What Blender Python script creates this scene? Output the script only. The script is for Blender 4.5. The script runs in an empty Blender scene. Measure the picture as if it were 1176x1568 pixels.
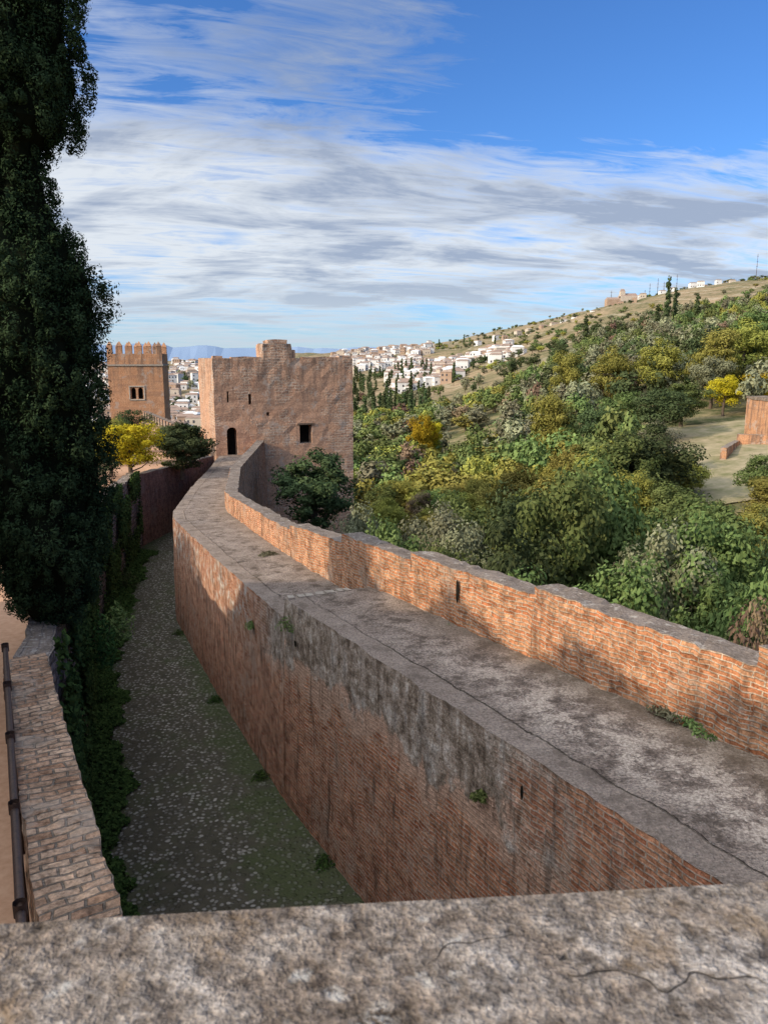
import bpy, math, random
import numpy as np
from mathutils import Vector, noise as mn
rng=np.random.default_rng(7); random.seed(7)
scene=bpy.context.scene
COL=scene.collection
# ------------------------------------------------------------------ node helpers
def newmat(name,diffuse=True):
    m=bpy.data.materials.new(name); m.use_nodes=True
    nt=m.node_tree; nt.nodes.clear()
    out=nt.nodes.new('ShaderNodeOutputMaterial'); b=nt.nodes.new('ShaderNodeBsdfDiffuse' if diffuse else 'ShaderNodeBsdfPrincipled')
    nt.links.new(b.outputs[0],out.inputs[0])
    return m,nt,b
def setin(nt,sock,v):
    if isinstance(v,bpy.types.NodeSocket): nt.links.new(v,sock)
    else:
        if sock.type=='RGBA' and len(v)==3: v=(*v,1)
        sock.default_value=v
def ND(nt,t,ins=None,**props):
    n=nt.nodes.new(t)
    for k,v in props.items(): setattr(n,k,v)
    for k,v in (ins or {}).items(): setin(nt,n.inputs[k],v)
    return n
def MA(nt,op,a,b=0.0,clamp=False):
    n=nt.nodes.new('ShaderNodeMath'); n.operation=op; n.use_clamp=clamp
    setin(nt,n.inputs[0],a); setin(nt,n.inputs[1],b); return n.outputs[0]
def MIX(nt,f,a,b,blend='MIX'):
    n=nt.nodes.new('ShaderNodeMix'); n.data_type='RGBA'; n.blend_type=blend
    setin(nt,n.inputs[0],f); setin(nt,n.inputs[6],a); setin(nt,n.inputs[7],b); return n.outputs[2]
def NOI(nt,vec,scale,detail=3,rough=.6,dist=0):
    n=ND(nt,'ShaderNodeTexNoise',{'Vector':vec,'Scale':scale,'Detail':detail,'Roughness':rough,'Distortion':dist}); return n.outputs['Fac']
def RNG(nt,v,a,b,c=0.,d=1.):
    n=nt.nodes.new('ShaderNodeMapRange'); n.clamp=True
    setin(nt,n.inputs[0],v)
    for i,x in zip((1,2,3,4),(a,b,c,d)): n.inputs[i].default_value=x
    return n.outputs[0]
def RAMP(nt,f,stops):
    n=nt.nodes.new('ShaderNodeValToRGB'); setin(nt,n.inputs[0],f)
    e=n.color_ramp.elements
    while len(e)<len(stops): e.new(.5)
    for el,(p,c) in zip(e,stops): el.position=p; el.color=(*c,1) if len(c)==3 else c
    return n.outputs[0]
def BUMP(nt,b,h,dist=.02,strength=1.):
    n=ND(nt,'ShaderNodeBump',{'Height':h,'Distance':dist,'Strength':strength}); nt.links.new(n.outputs[0],b.inputs['Normal'])
def geo_pos(nt): return nt.nodes.new('ShaderNodeNewGeometry').outputs['Position']
def nz(nt):
    g=nt.nodes.new('ShaderNodeNewGeometry'); s=ND(nt,'ShaderNodeSeparateXYZ',{0:g.outputs['True Normal']}); return s.outputs[2]
def uvn(nt): return nt.nodes.new('ShaderNodeTexCoord').outputs['UV']
def VS(nt,v,s):
    n=ND(nt,'ShaderNodeVectorMath',{0:v,1:s},operation='MULTIPLY'); return n.outputs[0]
def VA(nt,a,b):
    n=ND(nt,'ShaderNodeVectorMath',{0:a,1:b},operation='ADD'); return n.outputs[0]
def brick(nt,vec,c1,c2,mo,w=.29,h=.066,ms=.012):
    n=ND(nt,'ShaderNodeTexBrick',{'Vector':vec,'Color1':c1,'Color2':c2,'Mortar':mo,'Scale':1.,'Mortar Size':ms,'Mortar Smooth':.4,'Bias':0.,'Brick Width':w,'Row Height':h})
    return n.outputs['Color'],n.outputs['Fac']
def warp(nt,uv,pos,amt=.03,sc=3.):
    n=ND(nt,'ShaderNodeTexNoise',{'Vector':pos,'Scale':sc,'Detail':2.})
    d=ND(nt,'ShaderNodeVectorMath',{0:n.outputs['Color'],1:(.5,.5,.5)},operation='SUBTRACT').outputs[0]
    return VA(nt,uv,VS(nt,d,(amt,amt,amt)))
# ------------------------------------------------------------------ mesh helpers
def addobj(name,me,parent=None,loc=(0,0,0),rot=(0,0,0),sc=(1,1,1)):
    o=bpy.data.objects.new(name,me); COL.objects.link(o)
    o.location=loc; o.rotation_euler=rot; o.scale=sc
    if parent: o.parent=parent
    return o
def empty(name,loc=(0,0,0)):
    o=bpy.data.objects.new(name,None); COL.objects.link(o); o.location=loc; o.empty_display_size=.5; return o
def mesh_np(name,V,F,mats,mi=None,uv=None,lv=None,smooth=False):
    V=np.asarray(V,dtype=np.float32); F=np.asarray(F,dtype=np.int32)
    me=bpy.data.meshes.new(name); n=len(V); m=len(F); k=F.shape[1]
    me.vertices.add(n); me.vertices.foreach_set('co',V.ravel())
    me.loops.add(m*k); me.loops.foreach_set('vertex_index',F.ravel())
    me.polygons.add(m); me.polygons.foreach_set('loop_start',np.arange(m,dtype=np.int32)*k)
    if mi is not None: me.polygons.foreach_set('material_index',np.asarray(mi,dtype=np.int32))
    for x in mats: me.materials.append(x)
    me.update(calc_edges=True)
    if uv is not None:
        l=me.uv_layers.new(name='UVMap'); l.data.foreach_set('uv',np.asarray(uv,dtype=np.float32)[F.ravel()].ravel())
    if lv is not None:
        a=me.attributes.new('lv','FLOAT','POINT'); a.data.foreach_set('value',np.asarray(lv,dtype=np.float32))
    me.polygons.foreach_set('use_smooth',[smooth]*m)
    me.validate(); return me
def nv(p,sc,seed=0):
    return mn.noise_vector(Vector((p[0]*sc+seed,p[1]*sc,p[2]*sc)))
def sweep(name,ctrl,mats,step=.25,maxseg=.6,ref=1,amp=.02,nsc=1.5,matf=None,parent=None,hf=.5):
    K=len(ctrl[0]); C=[np.array(c,float) for c in ctrl]
    subs=[]
    for k in range(K-1):
        L=max(np.linalg.norm(c[k+1]-c[k]) for c in C); subs.append(max(1,int(L/maxseg)))
    def exp(c):
        out=[c[0]]; 
        for k in range(K-1):
            for j in range(1,subs[k]+1): out.append(c[k]+(c[k+1]-c[k])*j/subs[k])
        return np.array(out)
    refi=sum(subs[:ref]); S=[]
    for i in range(len(C)-1):
        L=np.linalg.norm(C[i+1][ref]-C[i][ref]); n=max(1,int(L/step))
        for j in range(n): S.append(exp(C[i]+(C[i+1]-C[i])*j/n))
    S.append(exp(C[-1]))
    M=len(S[0]); V=[];UV=[];u=0
    for i,s in enumerate(S):
        if i: u+=np.linalg.norm((s[refi]-S[i-1][refi])[:2])
        d=np.concatenate([[0],np.cumsum(np.linalg.norm(np.diff(s,axis=0),axis=1))]); d-=d[refi]
        for q,p in enumerate(s):
            j=nv(p,nsc)*amp+nv(p,nsc*4,9)*amp*hf
            V.append((p[0]+j[0],p[1]+j[1],p[2]+j[2])); UV.append((u,d[q]))
    F=[];mi=[]
    seg=[]
    for k in range(K-1): seg+= [k]*subs[k]
    for i in range(len(S)-1):
        for q in range(M-1):
            a=i*M+q; F.append((a,a+M,a+M+1,a+1)); mi.append(matf(seg[q]) if matf else 0)
    me=mesh_np(name,V,F,mats,mi,UV); return addobj(name,me,parent)
def boxm(name,size,mats,seg=.5,amp=.03,center=(0,0,0)):
    sx,sy,sz=size; V=[];F=[];idx={}
    def vid(p):
        k=tuple(round(a,4) for a in p)
        if k not in idx:
            j=nv(p,1.3,3)*amp; idx[k]=len(V); V.append((p[0]+center[0]+j[0],p[1]+center[1]+j[1],p[2]+center[2]+j[2]))
        return idx[k]
    for ax,sg in ((0,1),(0,-1),(1,1),(1,-1),(2,1),(2,-1)):
        o=[a for a in (0,1,2) if a!=ax]; d=[sx,sy,sz]
        n1=max(1,int(d[o[0]]/seg)); n2=max(1,int(d[o[1]]/seg))
        def pt(i,j):
            p=[0,0,0]; p[ax]=sg*d[ax]/2; p[o[0]]=-d[o[0]]/2+d[o[0]]*i/n1; p[o[1]]=-d[o[1]]/2+d[o[1]]*j/n2; return p
        for i in range(n1):
            for j in range(n2):
                f=[vid(pt(i,j)),vid(pt(i+1,j)),vid(pt(i+1,j+1)),vid(pt(i,j+1))]
                flip=(sg<0) != (ax==1)
                F.append(f[::-1] if flip else f)
    return mesh_np(name,V,F,mats)
def cut(obj,boxes):
    import bmesh
    for (c,s,arch) in boxes:
        # one closed prism: rectangle with an optional semicircular head, extruded along local Y
        pts=[(-s[0]/2,-s[2]/2),(s[0]/2,-s[2]/2),(s[0]/2,s[2]/2)]
        if arch: pts+=[(s[0]/2*math.cos(math.pi*i/14),s[2]/2+s[0]/2*math.sin(math.pi*i/14)) for i in range(1,14)]
        pts+=[(-s[0]/2,s[2]/2)]; N=len(pts)
        bm=bmesh.new(); A0=[bm.verts.new((x+c[0],c[1]-s[1]/2,z+c[2])) for x,z in pts]; B0=[bm.verts.new((x+c[0],c[1]+s[1]/2,z+c[2])) for x,z in pts]
        bm.faces.new(A0); bm.faces.new(B0[::-1])
        for i in range(N): bm.faces.new((A0[i],B0[i],B0[(i+1)%N],A0[(i+1)%N]))
        bmesh.ops.recalc_face_normals(bm,faces=bm.faces)
        me=bpy.data.meshes.new('cut'); bm.to_mesh(me); bm.free()
        co=bpy.data.objects.new('cut',me); COL.objects.link(co)
        bpy.context.view_layer.update(); co.matrix_world=obj.matrix_world.copy()
        md=obj.modifiers.new('b','BOOLEAN'); md.operation='DIFFERENCE'; md.object=co; md.solver='EXACT'
        bpy.context.view_layer.update()
        dg=bpy.context.evaluated_depsgraph_get(); nm=bpy.data.meshes.new_from_object(obj.evaluated_get(dg))
        obj.modifiers.remove(md); obj.data=nm; bpy.data.objects.remove(co)
def tube(p0,p1,r0,r1,seg=6):
    p0=np.array(p0,float);p1=np.array(p1,float);d=p1-p0;d/=np.linalg.norm(d)+1e-9
    a=np.cross(d,[0,0,1.]); 
    if np.linalg.norm(a)<.05: a=np.array([1.,0,0])
    a/=np.linalg.norm(a); b=np.cross(d,a); V=[];F=[]
    for p,r in ((p0,r0),(p1,r1)):
        for i in range(seg):
            t=2*math.pi*i/seg; V.append(p+a*r*math.cos(t)+b*r*math.sin(t))
    for i in range(seg):
        j=(i+1)%seg; F.append((i,j,seg+j,seg+i))
    return V,F
class Acc:
    def __init__(s): s.V=[];s.F=[];s.M=[];s.L=[];s.n=0
    def add(s,V,F,m=0,lv=None):
        V=np.asarray(V,float);F=np.asarray(F,int)
        s.V.append(V);s.F.append(F+s.n);s.M.append(np.full(len(F),m));s.L.append(np.full(len(V),.5) if lv is None else lv);s.n+=len(V)
    def mesh(s,name,mats,smooth=False):
        return mesh_np(name,np.concatenate(s.V),np.concatenate(s.F),mats,np.concatenate(s.M),None,np.concatenate(s.L),smooth)
def leaves(acc,C,Nrm,size,r,m=1,asp=.55,lv=None):
    n=len(C); N=Nrm/(np.linalg.norm(Nrm,axis=1,keepdims=True)+1e-9)
    t=r.normal(size=(n,3)); a=np.cross(N,t); a/=np.linalg.norm(a,axis=1,keepdims=True)+1e-9; b=np.cross(N,a)
    s=(size*(.6+.8*r.random(n)))[:,None]
    V=np.stack([C-a*s,C-b*s*asp,C+a*s,C+b*s*asp],1).reshape(-1,3)
    F=np.arange(n*4).reshape(-1,4); acc.add(V,F,m,np.repeat(r.random(n) if lv is None else lv,4))
# ------------------------------------------------------------------ materials
def leafmat(name,dark,light,var=.28,transl=.2):
    m,nt,b=newmat(name)
    at=ND(nt,'ShaderNodeAttribute',attribute_name='lv').outputs['Fac']
    oi=nt.nodes.new('ShaderNodeObjectInfo').outputs['Random']
    c=MIX(nt,at,dark,light)
    h=ND(nt,'ShaderNodeHueSaturation',{'Hue':MA(nt,'ADD',.5,MA(nt,'MULTIPLY',MA(nt,'SUBTRACT',oi,.5),.05)),'Saturation':1.,'Value':RNG(nt,oi,0,1,1-var,1+var),'Color':c}).outputs[0]
    setin(nt,b.inputs[0],h)
    if transl>0:
        tr=ND(nt,'ShaderNodeBsdfTranslucent',{'Color':h}); mx=ND(nt,'ShaderNodeMixShader',{0:transl,1:b.outputs[0],2:tr.outputs[0]})
        out=[n for n in nt.nodes if n.type=='OUTPUT_MATERIAL'][0]; nt.links.new(mx.outputs[0],out.inputs[0])
    return m
LC={'green':((.05,.08,.025),(.20,.24,.08)),
 'dark':((.03,.046,.02),(.105,.13,.055)),
 'olive':((.095,.10,.055),(.27,.26,.155)),
 'yell':((.14,.14,.03),(.37,.34,.085)),
 'gold':((.33,.26,.015),(.62,.50,.04)),
 'brown':((.12,.075,.05),(.24,.16,.11))}
LM={k:leafmat('leaf_'+k,*v) for k,v in LC.items()}
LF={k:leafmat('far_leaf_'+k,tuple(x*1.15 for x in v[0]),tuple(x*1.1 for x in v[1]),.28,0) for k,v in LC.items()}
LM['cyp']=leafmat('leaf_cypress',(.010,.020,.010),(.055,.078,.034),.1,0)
LM['ivy']=leafmat('leaf_ivy',(.020,.040,.013),(.07,.115,.032),.1,0)
m,nt,b=newmat('bark'); setin(nt,b.inputs[0],MIX(nt,NOI(nt,geo_pos(nt),8),(.06,.045,.03),(.2,.15,.11))); BARK=m
m,nt,b=newmat('cypress_core'); setin(nt,b.inputs[0],MIX(nt,NOI(nt,geo_pos(nt),6),(.006,.009,.005),(.018,.020,.011))); CORE=m  # near-black inner shell, added to block light through the crown
def topmix(nt,col,pos,tc1,tc2):
    n1=NOI(nt,pos,2.5,5,.7); n2=NOI(nt,pos,30,2,.7)
    t=MIX(nt,RNG(nt,n1,.35,.65),tc1,tc2); t=MIX(nt,RNG(nt,n2,.3,.75),VS(nt,t,(.6,.6,.6)),VS(nt,t,(1.25,1.25,1.25)))
    lich=RNG(nt,NOI(nt,pos,7,4,.7),.57,.64); t=MIX(nt,MA(nt,'MULTIPLY',lich,.65),t,(.47,.42,.36))
    return MIX(nt,RNG(nt,nz(nt),.6,.8),col,t)
def brickmat(name,c1,c2,mo,tc1=(.19,.15,.12),tc2=(.31,.25,.205),top=True,patch=.5,ms=.012,w=.29,h=.066,patchcol=(.42,.34,.27),dark=.5,swap=False):
    m,nt,b=newmat(name); pos=geo_pos(nt); uv=uvn(nt)
    if swap:
        s=ND(nt,'ShaderNodeSeparateXYZ',{0:uv}); uv=ND(nt,'ShaderNodeCombineXYZ',{0:s.outputs[1],1:s.outputs[0]}).outputs[0]
    uv=warp(nt,uv,pos,.06,2.8)
    c,f=brick(nt,uv,c1,c2,mo,w,h,ms)
    big=NOI(nt,pos,1.1,3,.6); fine=NOI(nt,pos,22,3,.7); med=NOI(nt,pos,5,4,.7)
    c=MIX(nt,1.,c,RAMP(nt,med,[(.28,(.42,.37,.35)),(.5,(.95,.95,.95)),(.72,(1.4,1.28,1.18))]),'MULTIPLY')
    c=MIX(nt,1.,c,RAMP(nt,fine,[(.25,(.5,.5,.5)),(.72,(1.35,1.35,1.35))]),'MULTIPLY')
    pm=RNG(nt,MA(nt,'ADD',MA(nt,'MULTIPLY',big,.6),MA(nt,'MULTIPLY',med,.4)),.50+.1*(1-patch),.56+.1*(1-patch))
    c=MIX(nt,MA(nt,'MULTIPLY',pm,.65),c,MIX(nt,fine,VS(nt,(patchcol[0],patchcol[1],patchcol[2]),(.7,.7,.7)),patchcol))
    st=RNG(nt,NOI(nt,VS(nt,pos,(1.6,1.6,.35)),1.7,4,.7),.50,.66)
    c=MIX(nt,MA(nt,'MULTIPLY',st,dark),c,(.085,.065,.05))
    if top: c=topmix(nt,c,pos,tc1,tc2)
    setin(nt,b.inputs[0],c)
    hgt=MA(nt,'ADD',MA(nt,'MULTIPLY',MA(nt,'SUBTRACT',1.,f),1.),MA(nt,'MULTIPLY',fine,.9)); hgt=MA(nt,'ADD',hgt,MA(nt,'MULTIPLY',med,1.5))
    BUMP(nt,b,hgt,.02,1.); return m
PAR=brickmat('parapet_brick',(.46,.175,.08),(.60,.31,.165),(.54,.42,.31))
LOWB=brickmat('terrace_brick',(.34,.195,.12),(.54,.37,.25),(.22,.175,.135),top=False,patch=.8,w=.26,h=.11,ms=.014,patchcol=(.40,.32,.25),swap=True)
REDW=brickmat('red_wall',(.24,.12,.085),(.32,.18,.12),(.25,.19,.15),patch=.7,patchcol=(.28,.21,.165))
RUB=brickmat('rubble_wall',(.20,.17,.14),(.28,.23,.19),(.13,.11,.09),w=.42,h=.2,ms=.04,patch=.5,patchcol=(.2,.17,.14))
m,nt,b=newmat('city_wall'); MAIN=m
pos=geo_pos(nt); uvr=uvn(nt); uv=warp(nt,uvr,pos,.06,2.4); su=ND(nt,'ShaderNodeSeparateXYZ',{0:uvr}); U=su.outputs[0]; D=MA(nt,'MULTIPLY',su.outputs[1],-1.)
c,f=brick(nt,uv,(.40,.155,.085),(.54,.275,.16),(.46,.345,.265),.29,.07,.013)
big=NOI(nt,pos,.7,4,.6); med=NOI(nt,pos,4,4,.7); fine=NOI(nt,pos,25,3,.7)
c=MIX(nt,1.,c,RAMP(nt,med,[(.28,(.42,.37,.35)),(.5,(.95,.95,.95)),(.72,(1.4,1.25,1.15))]),'MULTIPLY')
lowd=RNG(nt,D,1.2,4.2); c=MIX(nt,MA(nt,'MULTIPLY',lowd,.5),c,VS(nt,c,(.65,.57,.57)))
lim=MA(nt,'ADD',1.2,MA(nt,'MULTIPLY',MA(nt,'SUBTRACT',NOI(nt,pos,1.1,5,.7),.5),2.6))
pl=RNG(nt,MA(nt,'SUBTRACT',lim,D),-.04,.06)
ur=MA(nt,'MULTIPLY',RNG(nt,MA(nt,'ADD',U,MA(nt,'MULTIPLY',big,4.)),8.6,9.6),RNG(nt,MA(nt,'ADD',U,MA(nt,'MULTIPLY',big,4.)),19.5,18.))
far=MA(nt,'MULTIPLY',RNG(nt,U,17,18),RNG(nt,med,.53,.57)); ur=MA(nt,'MAXIMUM',ur,far)
pl=MA(nt,'MULTIPLY',pl,ur)
stv=NOI(nt,VS(nt,pos,(3,3,.4)),2.,4)
plc=RAMP(nt,MA(nt,'ADD',MA(nt,'MULTIPLY',med,.6),MA(nt,'MULTIPLY',stv,.4)),[(.38,(.10,.08,.062)),(.46,(.24,.19,.145)),(.53,(.39,.32,.26)),(.61,(.60,.53,.46))])
pk=MA(nt,'MULTIPLY',RNG(nt,MA(nt,'ABSOLUTE',MA(nt,'SUBTRACT',D,MA(nt,'ADD',lim,.14))),.30,.16),ur)
patch=RNG(nt,MA(nt,'ADD',MA(nt,'MULTIPLY',big,.5),MA(nt,'MULTIPLY',med,.5)),.53,.59)
c=MIX(nt,MA(nt,'MULTIPLY',patch,.55),c,(.31,.25,.20))
c=MIX(nt,MA(nt,'MULTIPLY',pl,.9),c,plc); c=MIX(nt,MA(nt,'MULTIPLY',pk,.85),c,MIX(nt,med,(.36,.22,.15),(.62,.41,.30)))
st=RNG(nt,stv,.53,.66); c=MIX(nt,MA(nt,'MULTIPLY',st,.6),c,(.07,.055,.045))
c=MIX(nt,1.,c,RAMP(nt,fine,[(.25,(.52,.52,.52)),(.72,(1.35,1.35,1.35))]),'MULTIPLY')
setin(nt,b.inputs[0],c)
h=MA(nt,'ADD',MA(nt,'MULTIPLY',MA(nt,'SUBTRACT',1.,f),MA(nt,'SUBTRACT',1.,pl)),MA(nt,'MULTIPLY',fine,.8)); h=MA(nt,'ADD',h,MA(nt,'ADD',MA(nt,'MULTIPLY',med,2.),MA(nt,'MULTIPLY',pl,1.2)))
BUMP(nt,b,h,.022,1.)
m,nt,b=newmat('walk_gravel'); WALK=m
pos=geo_pos(nt); su=ND(nt,'ShaderNodeSeparateXYZ',{0:uvn(nt)}); U,Vv=su.outputs[0],su.outputs[1]
n1=NOI(nt,pos,1.3,5,.65); n2=NOI(nt,pos,28,4,.75); n3=NOI(nt,pos,2.6,5,.75); vo=ND(nt,'ShaderNodeTexVoronoi',{'Vector':pos,'Scale':24.}); 
c=RAMP(nt,n1,[(.3,(.17,.132,.108)),(.5,(.245,.195,.16)),(.7,(.33,.27,.225))])
c=MIX(nt,1.,c,RAMP(nt,n2,[(.34,(.38,.38,.38)),(.5,(1,1,1)),(.66,(1.75,1.7,1.6))]),'MULTIPLY')
pb=MA(nt,'MULTIPLY',RNG(nt,vo.outputs['Distance'],.38,.26),RNG(nt,ND(nt,'ShaderNodeSeparateXYZ',{0:vo.outputs['Color']}).outputs[0],.45,.6))
zone=MA(nt,'MULTIPLY',RNG(nt,U,12.,8.),RNG(nt,Vv,.5,.9))
worn=MA(nt,'MULTIPLY',RNG(nt,n1,.42,.50),zone)
c=MIX(nt,MA(nt,'MULTIPLY',pb,MA(nt,'ADD',.35,MA(nt,'MULTIPLY',worn,.5))),c,(.52,.45,.38))
pale=MA(nt,'MULTIPLY',worn,RNG(nt,n3,.50,.54)); c=MIX(nt,MA(nt,'MULTIPLY',pale,.85),c,MIX(nt,RNG(nt,n2,.4,.6),(.30,.24,.19),(.68,.57,.46)))
dk=MA(nt,'MULTIPLY',RNG(nt,n3,.47,.38),.7); c=MIX(nt,dk,c,(.09,.07,.055))
dirt=MA(nt,'MULTIPLY',RNG(nt,Vv,1.4,2.1),RNG(nt,U,14,9,.4,1.)); c=MIX(nt,MA(nt,'MULTIPLY',dirt,.6),c,MIX(nt,n2,(.12,.09,.06),(.28,.20,.13)))
cop=RNG(nt,Vv,.42,.40); c=MIX(nt,MA(nt,'MULTIPLY',cop,.3),c,(.30,.235,.185))
wv=MA(nt,'ADD',Vv,MA(nt,'MULTIPLY',MA(nt,'SUBTRACT',n3,.5),.12)); crack=RNG(nt,MA(nt,'ABSOLUTE',MA(nt,'SUBTRACT',wv,.42)),.018,.004)
c=MIX(nt,MA(nt,'MULTIPLY',crack,MA(nt,'MULTIPLY',RNG(nt,U,13,11),RNG(nt,n1,.35,.5,.2,.65))),c,(.05,.045,.03))
setin(nt,b.inputs[0],c)
BUMP(nt,b,MA(nt,'ADD',MA(nt,'ADD',MA(nt,'MULTIPLY',n2,1.),MA(nt,'MULTIPLY',pb,.6)),MA(nt,'ADD',MA(nt,'MULTIPLY',n3,2.),MA(nt,'MULTIPLY',crack,-1.5))),.026,1.)
m,nt,b=newmat('cobblestone'); COB=m
pos=geo_pos(nt); vo=ND(nt,'ShaderNodeTexVoronoi',{'Vector':VS(nt,warp(nt,pos,pos,.15,2.),(1,1,.2)),'Scale':10.}); rr=ND(nt,'ShaderNodeSeparateXYZ',{0:vo.outputs['Color']}).outputs[0]
n1=NOI(nt,pos,.9,5,.7)
st=RNG(nt,vo.outputs['Distance'],.52,.30); c=MIX(nt,rr,(.10,.092,.078),(.40,.37,.325))
base=MIX(nt,NOI(nt,pos,3,3),(.045,.042,.031),(.115,.10,.073)); c=MIX(nt,MA(nt,'MULTIPLY',st,MA(nt,'MULTIPLY',RNG(nt,rr,.05,.5),RNG(nt,n1,.35,.55,.5,1.))),base,c)
su=ND(nt,'ShaderNodeSeparateXYZ',{0:uvn(nt)}); Vv=su.outputs[1]
edge=MA(nt,'MAXIMUM',RNG(nt,Vv,1.7,.5),RNG(nt,Vv,3.1,3.9))
moss=RNG(nt,MA(nt,'ADD',MA(nt,'MULTIPLY',edge,.24),n1),.52,.74)
c=MIX(nt,MA(nt,'MULTIPLY',moss,.75),c,MIX(nt,NOI(nt,pos,20,2),(.028,.04,.016),(.10,.115,.05)))
setin(nt,b.inputs[0],c); BUMP(nt,b,MA(nt,'ADD',st,MA(nt,'MULTIPLY',NOI(nt,pos,30,2),.4)),.03,1.)
m,nt,b=newmat('ledge_stone'); LED=m
pos=geo_pos(nt); n1=NOI(nt,pos,6,6,.75); n2=NOI(nt,pos,55,5,.75); n3=NOI(nt,pos,230,2,.7); n4=NOI(nt,pos,22,4,.7)
c=RAMP(nt,n1,[(.36,(.11,.088,.068)),(.46,(.215,.17,.135)),(.54,(.285,.24,.20)),(.62,(.42,.37,.325))])
c=MIX(nt,1.,c,RAMP(nt,n2,[(.32,(.38,.36,.34)),(.5,(1,1,1)),(.66,(1.6,1.56,1.5))]),'MULTIPLY')
c=MIX(nt,1.,c,RAMP(nt,n3,[(.3,(.55,.55,.55)),(.7,(1.35,1.35,1.35))]),'MULTIPLY')
for sc_,th_ in ((34.,.80),(14.,.84)):
    vo=ND(nt,'ShaderNodeTexVoronoi',{'Vector':warp(nt,pos,pos,.03,45.),'Scale':sc_}); r0=ND(nt,'ShaderNodeSeparateXYZ',{0:vo.outputs['Color']}).outputs[0]
    lic=MA(nt,'MULTIPLY',RNG(nt,vo.outputs['Distance'],.32,.14),MA(nt,'MULTIPLY',RNG(nt,r0,th_,th_+.02),RNG(nt,n2,.4,.52))); c=MIX(nt,MA(nt,'MULTIPLY',lic,.7),c,(.52,.49,.44))
dkp=RNG(nt,n4,.55,.62); c=MIX(nt,MA(nt,'MULTIPLY',dkp,.6),c,(.07,.055,.045))
ora=RNG(nt,NOI(nt,pos,14,3,.6),.58,.7); c=MIX(nt,MA(nt,'MULTIPLY',ora,.5),c,(.27,.18,.10))
cr=ND(nt,'ShaderNodeTexVoronoi',{'Vector':warp(nt,pos,pos,.12,14.),'Scale':2.6},feature='DISTANCE_TO_EDGE').outputs['Distance']
crk=MA(nt,'MULTIPLY',RNG(nt,cr,.0035,.0005),RNG(nt,n1,.5,.54)); c=MIX(nt,MA(nt,'MULTIPLY',crk,.6),c,(.06,.05,.04))
setin(nt,b.inputs[0],c); BUMP(nt,b,MA(nt,'ADD',MA(nt,'ADD',MA(nt,'MULTIPLY',n1,3.),MA(nt,'MULTIPLY',n2,1.3)),MA(nt,'MULTIPLY',crk,-1.)),.011,1.)
def towermat(name,base1,base2,b1,b2,th):
    m,nt,b=newmat(name); tc=nt.nodes.new('ShaderNodeTexCoord').outputs['Object']; s=ND(nt,'ShaderNodeSeparateXYZ',{0:tc})
    v=ND(nt,'ShaderNodeCombineXYZ',{0:MA(nt,'ADD',s.outputs[0],s.outputs[1]),1:s.outputs[2]}).outputs[0]
    v=warp(nt,v,tc,.25,1.7)
    c2,f=brick(nt,v,b1,b2,(.50,.38,.29),.5,.2,.035)
    med=NOI(nt,tc,1.6,5,.7); fine=NOI(nt,tc,9,4,.75); big=NOI(nt,tc,.35,3,.6)
    c1=MIX(nt,RNG(nt,med,.3,.7),base1,base2)
    bm=RNG(nt,MA(nt,'ADD',MA(nt,'MULTIPLY',big,.6),MA(nt,'MULTIPLY',med,.4)),th,th+.04)
    c=MIX(nt,bm,c1,c2); c=MIX(nt,1.,c,RAMP(nt,fine,[(.32,(.55,.52,.49)),(.5,(1,1,1)),(.68,(1.42,1.38,1.33))]),'MULTIPLY')
    hz=NOI(nt,VS(nt,tc,(.2,.2,1.8)),1.3,4); c=MIX(nt,MA(nt,'MULTIPLY',RNG(nt,hz,.5,.62),.4),c,(.27,.155,.105))
    fr=MA(nt,'ABSOLUTE',MA(nt,'SUBTRACT',MA(nt,'FRACT',MA(nt,'DIVIDE',MA(nt,'ADD',s.outputs[2],MA(nt,'MULTIPLY',med,.3)),.86)),.5)); lift=MA(nt,'MULTIPLY',RNG(nt,fr,.05,.01),RNG(nt,fine,.42,.6))
    c=MIX(nt,MA(nt,'MULTIPLY',lift,.35),c,(.17,.10,.07))
    st=MA(nt,'MULTIPLY',RNG(nt,NOI(nt,VS(nt,tc,(1.5,1.5,.22)),1.,4,.7),.47,.62),RNG(nt,s.outputs[2],-5.,.0)); c=MIX(nt,MA(nt,'MULTIPLY',st,.75),c,(.135,.10,.08))
    gp=RNG(nt,NOI(nt,tc,.9,4,.7),.57,.61); c=MIX(nt,MA(nt,'MULTIPLY',gp,.5),c,(.43,.365,.31))
    c=topmix(nt,c,tc,(.2,.16,.13),(.3,.25,.2))
    setin(nt,b.inputs[0],c); BUMP(nt,b,MA(nt,'ADD',MA(nt,'MULTIPLY',MA(nt,'MULTIPLY',MA(nt,'SUBTRACT',1.,f),bm),.8),MA(nt,'ADD',MA(nt,'MULTIPLY',med,.5),MA(nt,'MULTIPLY',fine,.6))),.03,.6); return m
TOW=towermat('tower_masonry',(.42,.24,.155),(.56,.35,.235),(.37,.215,.145),(.50,.33,.23),.495)
TOW2=towermat('tower_red_masonry',(.45,.225,.12),(.54,.305,.175),(.40,.21,.12),(.48,.285,.17),.6)
def plain(name,c1,c2,sc=4,iron=False):
    m,nt,b=newmat(name,not iron); setin(nt,b.inputs[0],MIX(nt,RNG(nt,NOI(nt,geo_pos(nt),sc,4,.65),.3,.7),c1,c2))
    if iron: b.inputs['Roughness'].default_value=.55; b.inputs['Metallic'].default_value=.4
    return m
DARK=plain('painted_interior_shade',(.012,.01,.008),(.03,.025,.02))  # near-black colour standing in for the shade inside openings
IRON=plain('rusty_iron',(.035,.024,.02),(.09,.05,.035),30,True)
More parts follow.
